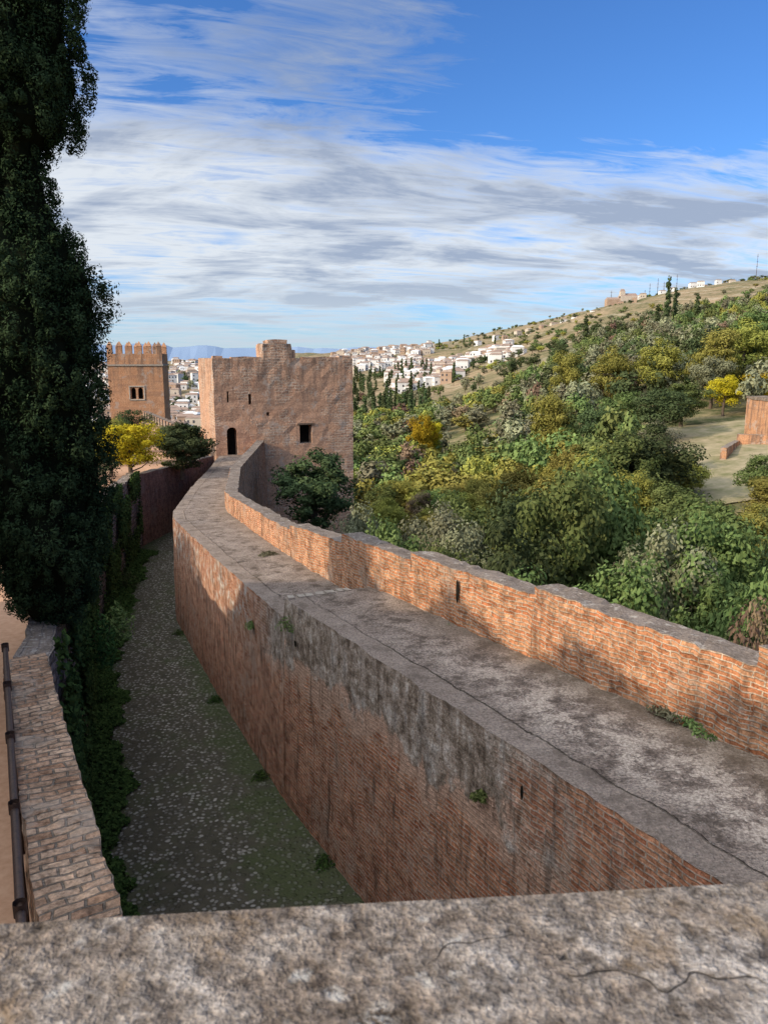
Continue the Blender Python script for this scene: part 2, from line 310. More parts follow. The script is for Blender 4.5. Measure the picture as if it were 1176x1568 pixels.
WHITE=plain('whitewash',(.62,.60,.57),(.80,.78,.74),.2); CREAM=plain('cream_render',(.46,.39,.31),(.58,.50,.40),.3); OCH=plain('ochre_render',(.34,.23,.16),(.44,.32,.23),.3)
ROOF=plain('roof_tile',(.26,.18,.14),(.38,.28,.22),.8); WIN=plain('window_dark',(.05,.05,.055),(.09,.09,.10))
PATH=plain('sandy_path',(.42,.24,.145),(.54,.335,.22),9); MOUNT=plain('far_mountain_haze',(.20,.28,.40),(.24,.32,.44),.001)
SAND=plain('dry_grass',(.17,.165,.08),(.38,.31,.20),.6)
EDGE=plain('pale_stone',(.24,.20,.16),(.44,.38,.31),9)
m,nt,b=newmat('garden_soil'); GARD=m; pos=geo_pos(nt)
setin(nt,b.inputs[0],MIX(nt,RNG(nt,NOI(nt,pos,1,5,.7),.4,.6),(.05,.075,.025),(.20,.14,.09))); BUMP(nt,b,NOI(nt,pos,12,3,.8),.06)
m,nt,b=newmat('hillside'); TER=m; pos=geo_pos(nt); s=ND(nt,'ShaderNodeSeparateXYZ',{0:pos})
n1=NOI(nt,pos,.02,5,.65); n2=NOI(nt,pos,.25,5,.75); n3=NOI(nt,pos,2.5,3,.8)
near=MIX(nt,RNG(nt,n2,.4,.6),(.085,.095,.04),(.26,.21,.115))
farc=RAMP(nt,MA(nt,'ADD',MA(nt,'MULTIPLY',n1,.5),MA(nt,'MULTIPLY',n2,.5)),[(.38,(.10,.105,.05)),(.47,(.20,.17,.095)),(.55,(.31,.23,.14)),(.66,(.42,.31,.205))])
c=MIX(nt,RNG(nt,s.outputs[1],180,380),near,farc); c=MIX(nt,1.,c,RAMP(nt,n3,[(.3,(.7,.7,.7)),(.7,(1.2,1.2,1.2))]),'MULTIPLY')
terr=RNG(nt,MA(nt,'ABSOLUTE',MA(nt,'SUBTRACT',MA(nt,'FRACT',MA(nt,'ADD',MA(nt,'MULTIPLY',s.outputs[2],.09),MA(nt,'MULTIPLY',n1,1.5))),.5)),.06,.02)
c=MIX(nt,MA(nt,'MULTIPLY',MA(nt,'MULTIPLY',terr,.45),RNG(nt,s.outputs[1],250,450)),c,(.44,.37,.27))
c=MIX(nt,RNG(nt,s.outputs[1],900,3500,0,.75),c,(.24,.29,.33))  # distance haze mixed into the ground colour, stronger with Y
setin(nt,b.inputs[0],c)
# ------------------------------------------------------------------ terrain
AZ=np.array([-60,-35,-22,-14,-7,0,5,10,15,20,25,32,60.])
RR=np.array([0,25,45,80,130,200,300,450,700,1100,2000,4000,9000,40000.])
T=np.array([
[-11,-11,-11,-11.5,-13,-14,-14,-14,-14,-14,-14,-14,-14],
[-11,-11,-11,-12,-14,-15,-15.5,-16,-16,-15.5,-15,-14,-14],
[-11,-11,-11.5,-13,-16,-17.5,-18,-18,-17,-15,-14,-13,-12],
[-14,-14,-15,-16,-17,-18,-18,-17,-14,-11.5,-10.5,-10,-9],
[-22,-22,-23,-22,-18,-17,-16.5,-14,-9.5,-7,-6.5,-5,-3],
[-32,-33,-34,-30,-22,-18,-16,-10,-3,0,2,4,6],
[-36,-36,-37,-34,-28,-23,-18,-7,4,9,12,16,20],
[-32,-32,-33,-30,-27,-22,-14,0,13,22,27,33,40],
[-18,-18,-18,-18,-14,-8,-1,16,36,50,56,62,70],
[-9,-9,-9,-5,2,14,23,42,66,84,97,105,115],
[-12,-12,-12,-12,-12,-10,0,10,20,30,40,50,60],
[-30]*13,[-60]*13,[-80]*13],float)
def tz(x,y):
    x=np.atleast_1d(np.asarray(x,float));y=np.atleast_1d(np.asarray(y,float))
    r=np.hypot(x,y);a=np.clip(np.degrees(np.arctan2(x,y)),-60,60)
    i=np.clip(np.searchsorted(RR,r,'right')-1,0,len(RR)-2); j=np.clip(np.searchsorted(AZ,a,'right')-1,0,len(AZ)-2)
    fr=np.clip((r-RR[i])/(RR[i+1]-RR[i]),0,1); fa=(a-AZ[j])/(AZ[j+1]-AZ[j])
    z=(T[i,j]*(1-fa)+T[i,j+1]*fa)*(1-fr)+(T[i+1,j]*(1-fa)+T[i+1,j+1]*fa)*fr
    k=np.clip((r-60)/600,0,1)*np.clip((6000-r)/3000,0,1)
    z=z+k*(3.2*np.sin(x/47+1)*np.sin(y/61)+1.6*np.sin(x/19+y/27)+.8*np.sin(x/8.-y/13.))
    return z
def tz1(x,y): return float(tz(x,y)[0])
n=281; t=np.linspace(-1,1,n); g=14000*np.sinh(6.5*t)/np.sinh(6.5)
X,Y=np.meshgrid(g,g); Z=tz(X.ravel(),Y.ravel())
V=np.stack([X.ravel(),Y.ravel(),Z],1); ii=np.arange(n-1); a=(ii[:,None]*n+ii[None,:]).ravel()
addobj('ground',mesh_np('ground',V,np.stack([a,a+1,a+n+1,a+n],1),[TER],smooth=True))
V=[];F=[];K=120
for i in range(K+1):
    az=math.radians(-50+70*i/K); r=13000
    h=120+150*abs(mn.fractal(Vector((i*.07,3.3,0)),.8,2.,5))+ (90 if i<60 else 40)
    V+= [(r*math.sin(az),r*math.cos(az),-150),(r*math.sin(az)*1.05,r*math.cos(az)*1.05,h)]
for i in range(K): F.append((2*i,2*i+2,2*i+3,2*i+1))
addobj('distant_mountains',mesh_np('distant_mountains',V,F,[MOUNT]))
# ------------------------------------------------------------------ main wall & walk
L=[(5.1,2.0,-4.4),(2.91,6.07,-4.5),(-2.07,15.3,-4.88),(-2.10,15.34,-5.32),(-5.0,21.7,-5.62),(-8.0,28.7,-6.0),(-8.5,30.4,-6.08),(-9.9,39,-6.5),(-11.3,50,-6.95),(-12.1,56.3,-7.0)]
R=[(7.0,3.7,-4.4),(4.8,7.4,-4.5),(-.30,16.1,-4.88),(-.33,16.14,-5.32),(-3.2,22.5,-5.62),(-5.9,29.3,-6.0),(-6.5,31.0,-6.08),(-8.0,39.6,-6.5),(-9.0,50,-6.95),(-9.4,57.0,-7.0)]
ctrl=[]
for l,r in zip(L,R):
    l=np.array(l);r=np.array(r); d=(r-l)/np.linalg.norm(r-l); base=l-d*.12; base[2]=-10.8; o=r+d*.3
    ctrl.append([base,l,l+d*.42,o])
wall=empty('alhambra_city_wall')
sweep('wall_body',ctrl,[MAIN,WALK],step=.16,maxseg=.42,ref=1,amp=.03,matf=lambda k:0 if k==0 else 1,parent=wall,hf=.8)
for i in range(7):
    t=(i+.5+random.uniform(-.15,.15))/9; x=-2.02+1.72*t; y=15.22+.8*t
    addobj('edge_stone',boxm('edge_stone',(.2*random.uniform(.6,1.),.2,.08),[EDGE],.05,.03),wall,(x,y,-4.885+.015*random.random()),(0,0,math.atan2(.8,1.72)+random.uniform(-.2,.2)))
def rline(y):
    P=[(7.58,2.66)]+[(p[0],p[1]) for p in R]
    return float(np.interp(y,[p[1] for p in P],[p[0] for p in P]))
secs=[(2.7,8.3,-3.15,-3.2),(8.3,11.6,-3.47,-3.52),(11.6,14.7,-3.66,-3.76),(14.7,17.6,-3.9,-4.02),(17.6,21.3,-4.24,-4.62),(21.3,31.,-4.76,-5.35),(31.,40,-5.35,-5.6),(40,57,-5.6,-5.95)]
pc=[]
for (y0,y1,z0,z1) in secs:
    ys=[y0]+[y for y in (7.4,16.1,22.5,29.3) if y0<y<y1]+[y1]
    for y in ys:
        x=rline(y); e=.4; dx=rline(y+e)-rline(y-e); nn=np.array([2*e,-dx]); nn/=np.linalg.norm(nn)
        z=z0+(z1-z0)*(y-y0)/(y1-y0); th=.52
        pc.append([(x,y,-7.4 if y>16 else -5.2),(x,y,z),(x+nn[0]*th,y+nn[1]*th,z-.02),(x+nn[0]*(th+.35),y+nn[1]*(th+.35),-18.5)])
sweep('parapet',pc,[PAR],step=.12,maxseg=.26,ref=1,amp=.034,parent=wall,hf=1.1)
def painted_hole(cx,cy,cz,dirx,diry,w,h,par,off=.012):  # flat near-black patch on the wall face, painting the shade of a hole
    d=np.array([dirx,diry,0.]);d/=np.linalg.norm(d); nrm=np.array([-d[1],d[0],0]); 
    if nrm[0]>0: nrm=-nrm
    c=np.array([cx,cy,cz])+nrm*off;k=9
    V=[c+d*w/2*math.cos(2*math.pi*i/k)*(1+.25*random.random())+np.array([0,0,h/2*math.sin(2*math.pi*i/k)*(1+.25*random.random())]) for i in range(k)]
    me=bpy.data.meshes.new('painted_putlog_hole'); me.from_pydata([tuple(v) for v in V],[],[list(range(k))]); me.materials.append(DARK); addobj('painted_putlog_hole',me,wall)
painted_hole(1.35,13.3,-4.1,-.5,.865,.09,.42,wall,.04)
for (y,dz,w,h) in ((14.6,.75,.11,.13),(8.3,.45,.05,.17)):
    x=np.interp(y,[p[1] for p in L],[p[0] for p in L]); z=np.interp(y,[p[1] for p in L],[p[2] for p in L])
    painted_hole(x-.04,y,z-dz,-.5,.86,w,h,wall,.045)
# ------------------------------------------------------------------ alley + terrace on left
RL=[(-.2,2.),(-2.17,5.58),(-5.25,11.3),(-7.8,18.5),(-10.3,25.5),(-12.6,36),(-13.6,42)]
def zal(y): return float(np.interp(y,[0,10,28,50],[-9.25,-9.35,-10.1,-10.4]))
ac=[]
for (x,y) in RL:
    yr=y+1.6; xr=float(np.interp(yr,[p[1] for p in L],[p[0] for p in L])); 
    ac.append([(x-.3,y,zal(y)),(xr+.3,yr,zal(y))])
ac.append([(-14.0,48,-10.4),(-10.2,49.6,-10.4)]);ac.append([(-14.5,60,-10.4),(-10.5,60,-10.4)])
sweep('cobbled_alley',ac,[COB],step=.3,maxseg=.3,ref=0,amp=.03)
tops=[-4.5,-4.5,-4.5,-5.0,-5.4,-6.0,-6.2]
rc=[]
for (x,y),z in zip(RL[:3],tops[:3]):
    rc.append([(x+.12,y+.05,-10.8),(x,y,z),(x-.54,y-.29,z),(x-.56,y-.3,-6)])
sweep('terrace_wall',rc,[LOWB],step=.10,maxseg=.14,ref=1,amp=.03,hf=1.)
rc=[]
for (x,y),z in zip(RL[2:],tops[2:]):
    rc.append([(x+.12,y+.05,-10.9),(x,y+.02,z-.25 if y<12 else z),(x-.5,y-.1,z-.25 if y<12 else z),(x-.5,y-.1,-7.5)])
sweep('retaining_wall',rc,[RUB],step=.3,maxseg=.4,ref=1,amp=.09)
sweep('end_wall',[[(-13.4,41.8,-11),(-13.5,41.9,-6.3),(-13.9,42.3,-6.3),(-13.9,42.3,-8)],[(-11.9,54,-11),(-12.0,54,-6.75),(-12.5,54,-6.75),(-12.5,54,-8)]],[REDW],step=.3,amp=.05)
tc=[]
for (x,y),z in zip(RL,[-5.3,-5.3,-5.35,-5.5,-5.9,-6.4,-6.6]):
    tc.append([(x-.35,y-.1,z),(x-2.6,y-1.2,z),(-60,y-10,z-.1)])
tc.append([(-14.,57,-6.9),(-18,58,-7.),(-60,62,-7.2)]);tc.append([(-15,64,-7.2),(-20,66,-7.4),(-60,90,-7.6)])
sweep('garden_terrace',tc,[PATH,GARD],step=.6,maxseg=1.2,ref=0,amp=.05,matf=lambda k:0 if k==0 else 1)
rail=empty('iron_railing'); A=Acc(); p0=np.array([-1.35,2.35,-3.95]);p1=np.array([-5.25,10.1,-3.95])
for dz,r in ((0,.035),(-.45,.022),(-.9,.022)):
    V,F=tube(p0+[0,0,dz],p1+[0,0,dz],r,r,8);A.add(V,F)
for k in range(7):
    q=p0+(p1-p0)*k/6; V,F=tube(q+[0,0,.03],q+[0,0,-1.4],.032,.032,8);A.add(V,F); V,F=tube(q+[0,0,.07],q+[0,0,-.04],.05,.05,8);A.add(V,F)
addobj('rails',A.mesh('rails',[IRON],True),rail)
# ------------------------------------------------------------------ towers
th=math.radians(20)
def tower_main():
    P=empty('medieval_tower',(-12.25,56,0)); P.rotation_euler=(0,0,th)
    W=10.5;Dp=8.6;Hh=20
    me=boxm('walls',(W,Dp,Hh),[TOW],.5,.06,(W/2,Dp/2,-Hh/2)); o=addobj('walls',me,P); bpy.context.view_layer.update()
    cut(o,[((1.2,0,-6.2),(.74,2.4,1.75),True),((6.75,0,-5.62),(.95,2.4,1.4),False),((2.6,0,-2.95),(.22,1.6,.75),False),((1.0,0,-2.75),(.12,1.6,.8),False),((3.9,0,-4.05),(.22,1.2,.25),False)])
    addobj('window_frame',boxm('window_frame',(1.3,.14,.12),[plain('lintel',(.1,.07,.05),(.2,.14,.1))],.5,.01,(6.75,.0,-4.86)),P)
    addobj('turret_block',boxm('turret_block',(2.15,2.4,1.1),[TOW],.25,.10,(4.75,1.25,.5)),P)
    addobj('turret_top',boxm('turret_top',(1.4,1.8,.3),[TOW],.25,.10,(4.85,1.3,1.18)),P)
    addobj('turret_step',boxm('turret_step',(.4,1.6,.6),[TOW],.2,.08,(5.9,1.0,.26)),P)
    for (x,w,h) in ((.3,.7,.14),(2.2,2.2,.1),(8.0,3.6,.09),(9.8,1.0,.16)):
        addobj('wall_top_ridge',boxm('wall_top_ridge',(w,.7,h*2),[TOW],.2,.09,(x+w*.1,.38,0)),P)
    addobj('door_back',boxm('door_back',(.9,.1,2.9),[DARK],1,0,(1.2,1.1,-6)),P); addobj('window_back',boxm('window_back',(1.1,.1,1.7),[DARK],1,0,(6.75,1.1,-5.6)),P)  # dark panels painting the shade behind door and window
tower_main()
def tower2():
    P=empty('crenellated_tower',(-30.7,87,0)); P.rotation_euler=(0,0,math.radians(10)); W=5.9;Dp=6.6
    o=addobj('walls',boxm('walls',(W,Dp,22),[TOW2],.7,.03,(W/2,Dp/2,-10.5)),P); bpy.context.view_layer.update()
    cut(o,[((2.62,0,-4.0),(.52,1.6,1.0),True),((3.38,0,-4.0),(.52,1.6,1.0),True)])
    addobj('window_back',boxm('window_back',(1.8,.1,2.0),[DARK],1,0,(3.,.7,-3.9)),P)  # dark panel painting the shade behind the twin window
    for (w_,h_,x_,z_) in ((1.7,.12,3.,-4.58),(.1,1.5,2.2,-3.85),(.1,1.5,3.8,-3.85),(1.7,.1,3.,-3.08)):
        addobj('window_surround',boxm('window_surround',(w_,.1,h_),[CREAM],1,0,(x_,-.03,z_)),P)
    addobj('cornice',boxm('cornice',(W+.2,Dp+.2,.18),[EDGE],.8,.01,(W/2,Dp/2,-.75)),P)
    k=6
    for i in range(k):
        xx=.32+i*(W-.64)/(k-1)
        for (x,y) in ((xx,.3),(xx,Dp-.3)): 
            addobj('merlon',boxm('merlon',(.56,.5,.9),[TOW2],.5,.01,(x,y,.9)),P)
            V=[(x-.3,y-.28,1.34),(x+.3,y-.28,1.34),(x+.3,y+.28,1.34),(x-.3,y+.28,1.34),(x-.03,y,1.85),(x+.03,y,1.85),(x+.03,y,1.85),(x-.03,y,1.85)]
            addobj('merlon_cap',mesh_np('merlon_cap',V,[(0,1,5,4),(1,2,6,5),(2,3,7,6),(3,0,4,7)],[TOW2]),P)
tower2()
CW=empty('crenellated_curtain_wall'); p0=np.array([-26.5,86.]);p1=np.array([-14.4,60.]); L0=np.linalg.norm(p1-p0); ang=math.atan2(*(p1-p0)[::-1])
c=(p0+p1)/2; addobj('wall_run',boxm('wall_run',(L0,.9,9),[TOW],.8,.04),CW,(c[0],c[1],-11.1),(0,0,ang))
for i in range(17):
    q=p0+(p1-p0)*(i+.5)/17; addobj('merlon',boxm('merlon',(.85,.6,.9),[TOW],.5,.03),CW,(q[0],q[1],-6.2),(0,0,ang))
LP=empty('stone_parapet'); ang=math.atan2(.062,.65)
addobj('coping_slab',boxm('coping_slab',(7,.62,.16),[LED],.022,.009),LP,(0,.572-.31,-.53),(0,0,ang))
addobj('parapet_wall',boxm('parapet_wall',(6.8,.5,11.5),[PAR],.5,.02),LP,(0,.24,-6.37),(0,0,ang))
SHB=empty('unseen_shade_building')  # unseen building, added on the left to cast shade over the walk
for (y0,y1,zt,x1) in ((-9,1.6,3.1,-8.),(1.6,4.4,2.2,-8.2),(4.4,8.3,1.0,-8.1),(8.3,13.0,-.2,-8.4)):
    addobj('wing',boxm('wing',(7,y1-y0,zt+9),[TOW],.7,.05),SHB,(x1-3.5,(y0+y1)/2,(zt-9)/2),(0,0,0))  # shadow-casting block, top height set so the parapet still catches sun
    addobj('shade_block_roof',boxm('shade_block_roof',(7.5,y1-y0-.1,.18),[ROOF],.4,.03),SHB,(x1-3.5,(y0+y1)/2,zt+.1),(0,0,0))
B=empty('ruined_brick_building',(45.6,86,-10.5)); B.rotation_euler=(0,0,math.radians(-6))
addobj('walls',boxm('walls',(8,7,6.2),[TOW2],.5,.06,(0,0,2.9)),B)
addobj('stone_plinth',boxm('stone_plinth',(8.5,7.5,1.6),[EDGE],.5,.08,(0,0,.3)),B); addobj('top_course',boxm('top_course',(8.2,7.2,.3),[LOWB],.5,.05,(0,0,6.1)),B)
LW=empty('low_brick_wall'); 
for (x0,y0,x1,y1,h) in ((34.5,78,39,85,.7),(39,85,41.5,83.5,1.1)):
    Ln=math.hypot(x1-x0,y1-y0); z=tz1((x0+x1)/2,(y0+y1)/2)
    addobj('wall_piece',boxm('wall_piece',(Ln,.6,h+1),[TOW2],.5,.07),LW,((x0+x1)/2,(y0+y1)/2,z+.1),(0,0,math.atan2(y1-y0,x1-x0)))
def patch(name,x0,x1,y0,y1,mat,off=.12):
    nx=24;ny=24; xs=np.linspace(x0,x1,nx);ys=np.linspace(y0,y1,ny);X,Y=np.meshgrid(xs,ys);Z=tz(X.ravel(),Y.ravel())+off
    V=np.stack([X.ravel(),Y.ravel(),Z],1);a=(np.arange(ny-1)[:,None]*nx+np.arange(nx-1)[None,:]).ravel()
    addobj(name,mesh_np(name,V,np.stack([a,a+1,a+nx+1,a+nx],1),[mat],smooth=True))
patch('dry_grass_terrace',27,62,62,100,SAND)
# ------------------------------------------------------------------ trees
def tree_mesh(name,H,R,CH,nc,nl,ls,lm,seed,shape='round',limbs=6,clr=.33):
    r=np.random.default_rng(seed); A=Acc(); zc=H-CH/2
    d=r.normal(size=(nc,3)); d/=np.linalg.norm(d,axis=1,keepdims=True); rad=r.random(nc)**.4*.85
    C=d*rad[:,None]; C[:,2]*=CH/2
    if shape=='poplar':
        t=(C[:,2]/(CH/2)+1)/2; w=R*np.sin(np.clip(t*.85+.15,0,1)*math.pi)**.7
    elif shape=='cypress':
        t=(C[:,2]/(CH/2)+1)/2; w=R*(1-t*.75)
    else:
        w=R*np.ones(nc)*(.8+.4*r.random(nc))
    C[:,0]*=w;C[:,1]*=w; C[:,2]+=zc
    cr=R*clr*(.6+.8*r.random(nc)); 
    if shape=='cypress': cr=R*.5*np.ones(nc)
    idx=r.integers(0,nc,nl); o=r.normal(size=(nl,3)); o/=np.linalg.norm(o,axis=1,keepdims=True)
    P=C[idx]+o*(cr[idx]*(.45+.6*r.random(nl)))[:,None]*np.array([1,1,.8])
    out=P-np.array([0,0,zc]); out/=np.linalg.norm(out,axis=1,keepdims=True)+1e-6
    cl=r.random(nc)
    leaves(A,P,o*.8+out*.5+r.normal(size=(nl,3))*.45+np.array([0,0,.2]),ls,r,lv=np.clip(.55*r.random(nl)+.45*cl[idx],0,1))
    tr=R*.07; b0=np.array([0,0,-1.]); pts=[b0,np.array([R*.04,0,(H-CH)*.6]),np.array([0,R*.05,zc])]
    V,F=tube(pts[0],pts[1],tr*1.3,tr,8);A.add(V,F,0);V,F=tube(pts[1],pts[2],tr,tr*.5,8);A.add(V,F,0)
    for k in range(limbs):
        c=C[r.integers(0,nc)]; s=pts[1]+(pts[2]-pts[1])*r.random(); mdp=(s+c)/2+[0,0,-.1*R]
        V,F=tube(s,mdp,tr*.45,tr*.3,5);A.add(V,F,0);V,F=tube(mdp,c,tr*.3,tr*.08,5);A.add(V,F,0)
    return A.mesh(name,[BARK,lm])
HI={};LO={}
SS={'green':1,'dark':11,'olive':21,'yell':31,'gold':41,'brown':51}
for sp in SS:
    HI[sp]=[tree_mesh('tree_'+sp,10,3.6,8.4,52,10500,.14,LM[sp],SS[sp]+k,'poplar' if (sp=='yell' and k==0) else 'round',9,.29) for k in range(2)]
    LO[sp]=[tree_mesh('fartree_'+sp,6,2.6,5.2,22,900,.28,LF[sp],SS[sp]+5+k,'poplar' if (sp=='yell' and k==0) else 'round',3,.34) for k in range(2)]
LO['cyp']=[tree_mesh('fartree_cyp',10,1.1,9.6,30,1200,.24,LF['dark'],77,'cypress',1)]
DENSE=tree_mesh('laurel_bush',10,3.6,9.6,80,13000,.17,LM['dark'],99,'round',6,.26)
NAMES={'green':'deciduous_tree','dark':'unseen_shade_tree','olive':'olive_tree','yell':'poplar_tree','gold':'autumn_tree','brown':'bare_shrub'}
def put(sp,x,y,top,w,ground=None,name=None,parent=None,k=None,hi=True):
    lib=HI if hi else LO; H0,R0=(10,3.6) if hi else (6,2.6)
    z=tz1(x,y) if ground is None else ground; H=top-z; me=lib[sp][random.randrange(len(lib[sp])) if k is None else k]
    return addobj(name or NAMES[sp],me,parent,(x,y,z),(0,0,random.random()*6.28),(w/2/R0/1.1,w/2/R0/1.1,H/H0))
addobj('unseen_shade_tree',DENSE,None,(-4.4,48,-11.2),(0,0,1),(.74,.74,.58))
near=[('olive',-1.2,44,-7.5,4.2),('green',.6,38,-7.4,4.6),('green',3.0,36,-8.0,4.5),('green',1.0,31,-8.0,4.2),
('green',7.6,33,-3.9,6.6),('green',10.4,36,-4.0,6.5),('dark',5.2,31,-5.9,5),('green',4.5,27,-7.2,5.2),('green',8.4,26,-6.4,5.4),('olive',11.5,30,-5.6,5),('green',12.0,25,-6.7,4.6),
('dark',11.0,21,-6.9,4.2),('olive',6.0,22,-7.6,3.8),('green',13.3,30,-5.2,5.5),('green',15.2,34,-5.6,6),
('dark',16.0,26,-4.6,5.4),('olive',13.0,20.5,-5.6,4.2),('green',18.0,30,-5.0,6.2),('green',12.2,22.5,-5.0,4.2),('olive',16.6,22,-4.6,5.2),('brown',8.0,16.6,-5.5,2.4),('brown',9.6,17.8,-5.3,2.6),('dark',14.5,18.4,-5.2,3.6),
('green',20.8,36,-5.8,6.5),('green',17.5,42,-6.9,6.5),('dark',8.2,44,-6.6,6.5),('olive',3.6,46,-7.9,6),('yell',12.2,50,-6.0,6.5),('green',5.2,50,-8.2,5.5),
('green',20,52,-8,6),('dark',22,63,-4.9,9),('green',18.5,60,-5,8),('olive',4.5,41,-8.0,4.6)]
for a in near: put(*a)
for a in [('yell',50,118,5.2,11),('yell',57,125,6.8,12),('gold',46,105,-1.8,6),('green',62,132,9,12),('yell',43,122,3.6,9),('gold',51,106,-1.4,6),('yell',68,140,8,11),('olive',47,112,1,8),('yell',37,128,2.6,9),('yell',33,140,2.,9)]: put(*a)
for a in [('dark',33,92,-3.0,9),('green',38.5,100,-2.4,8),('green',29,95,-3.6,8),('dark',24,86,-4.6,7),('yell',21,96,-3.6,8)]: put(*a)
put('gold',5.8,118,-7.8,5.4,k=1,name='autumn_tree'); put('gold',7.6,121,-8.6,4.6,k=0,name='autumn_tree')
put('gold',-13.9,42,-2.9,4.2,ground=-6.6,k=0,name='autumn_tree'); put('yell',-15.6,43.5,-3.1,3.4,ground=-6.6,k=1,name='autumn_tree')
addobj('laurel_shrub',DENSE,None,(-12.4,47,-7.0),(0,0,2),(.54,.54,.33)); put('dark',-14.0,52,-4.2,3.6,ground=-6.9,name='laurel_shrub'); put('dark',-19,58,-3.6,4,ground=-7.2,name='laurel_shrub')
put('green',-17.5,50,-4.0,3.5,ground=-6.9,name='laurel_shrub'); put('olive',-15.5,56,-4.6,3.6,ground=-6.9,name='laurel_shrub')
for (x,y,t,w_) in ((-18,20,.8,6),(-23,27,1.5,8),(-28,36,.6,8)): put('dark',x,y,t,w_,ground=-6,name='unseen_shade_tree')  # out-of-view trees added on the left to shade the far walk
OR=empty('orchard_trees'); cnt=0; r=np.random.default_rng(3)
for _ in range(3600):
    az=math.radians(r.uniform(-9,31)); rad=math.sqrt(r.uniform(44**2,400**2)); x=rad*math.sin(az);y=rad*math.cos(az)
    if x<-9+y*.1 and y<75: continue
    if 27<x<62 and 62<y<101: continue
    a=math.degrees(az)
    if 128<y<158 and -1<a<9: continue
    if 100<y<116 and 14<a<25 : continue
    if a<6 and rad>210 and r.random()>.4: continue
    if rad>230 and 6<=a<14 and r.random()>.3: continue
    if rad>250 and r.random()>.4: continue
    if rad>120 and r.random()>.6: continue
    cl=math.sin(x/23+1.3)+math.sin(y/31)+r.normal()*.7
    sp='yell' if cl>1.1 else 'green' if cl>.1 else 'olive' if cl>-.9 else 'dark'
    if r.random()<.03: sp='brown'
    z=tz1(x,y); h=r.uniform(3.6,6.2)*(1.25 if 9<a else 1); w=r.uniform(4,7)
    if a>19 and rad<75: h*=.6
    put(sp,x,y,z+h,w,hi=rad<80,parent=OR,name='crown'); cnt+=1
CY=empty('cypress_grove')
def cyp(x,y,h,w,par=CY,name='crown'):
    addobj(name,LO['cyp'][0],par,(x,y,tz1(x,y)),(0,0,r.random()*6),(w/2.2,w/2.2,h/10))
for _ in range(110):
    a=math.radians(r.uniform(-3.5,3.5)); rad=r.uniform(260,600); cyp(rad*math.sin(a),rad*math.cos(a),r.uniform(7,13),r.uniform(2.2,3.2))
for (az,rad,h) in ((19.6,300,22),(20.1,305,17),(14.3,280,15),(19.0,290,12),(5.1,420,14),(8,700,12),(5.8,900,14),(4.,900,12),(2,520,14),(1.3,500,16),(21.5,340,13),(-4.6,300,14),(-5,320,16)):
    a=math.radians(az); cyp(rad*math.sin(a),rad*math.cos(a),h,3.2,None,'cypress_tree')
DT=empty('distant_trees'); sps=['green','olive','yell','dark']
for _ in range(1500):
    az=r.uniform(-2,31); rad=math.sqrt(r.uniform(400**2,1120**2)); a=math.radians(az); x=rad*math.sin(a);y=rad*math.cos(a)
    if math.sin(x/60)+math.sin(y/75+1)+r.normal()*.6<.1+ (0 if az>17 else .3): continue
    sp=sps[r.integers(0,4)]; z=tz1(x,y); put(sp,x,y,z+r.uniform(2.,4.5),r.uniform(3.5,7),hi=False,parent=DT,name='crown')
for _ in range(170):
    az=r.uniform(0,9); rad=r.uniform(480,700); a=math.radians(az); x=rad*math.sin(a);y=rad*math.cos(a); z=tz1(x,y)
    put('dark' if r.random()<.5 else 'olive',x,y,z+r.uniform(3,5.5),r.uniform(4,6.5),hi=False,parent=DT,name='crown')
for _ in range(400):
    az=r.uniform(-32,-12); rad=r.uniform(110,900); a=math.radians(az); x=rad*math.sin(a);y=rad*math.cos(a); z=tz1(x,y)
    put('dark' if r.random()<.6 else 'olive',x,y,z+r.uniform(4,7),r.uniform(5,8),hi=False,parent=DT,name='crown')
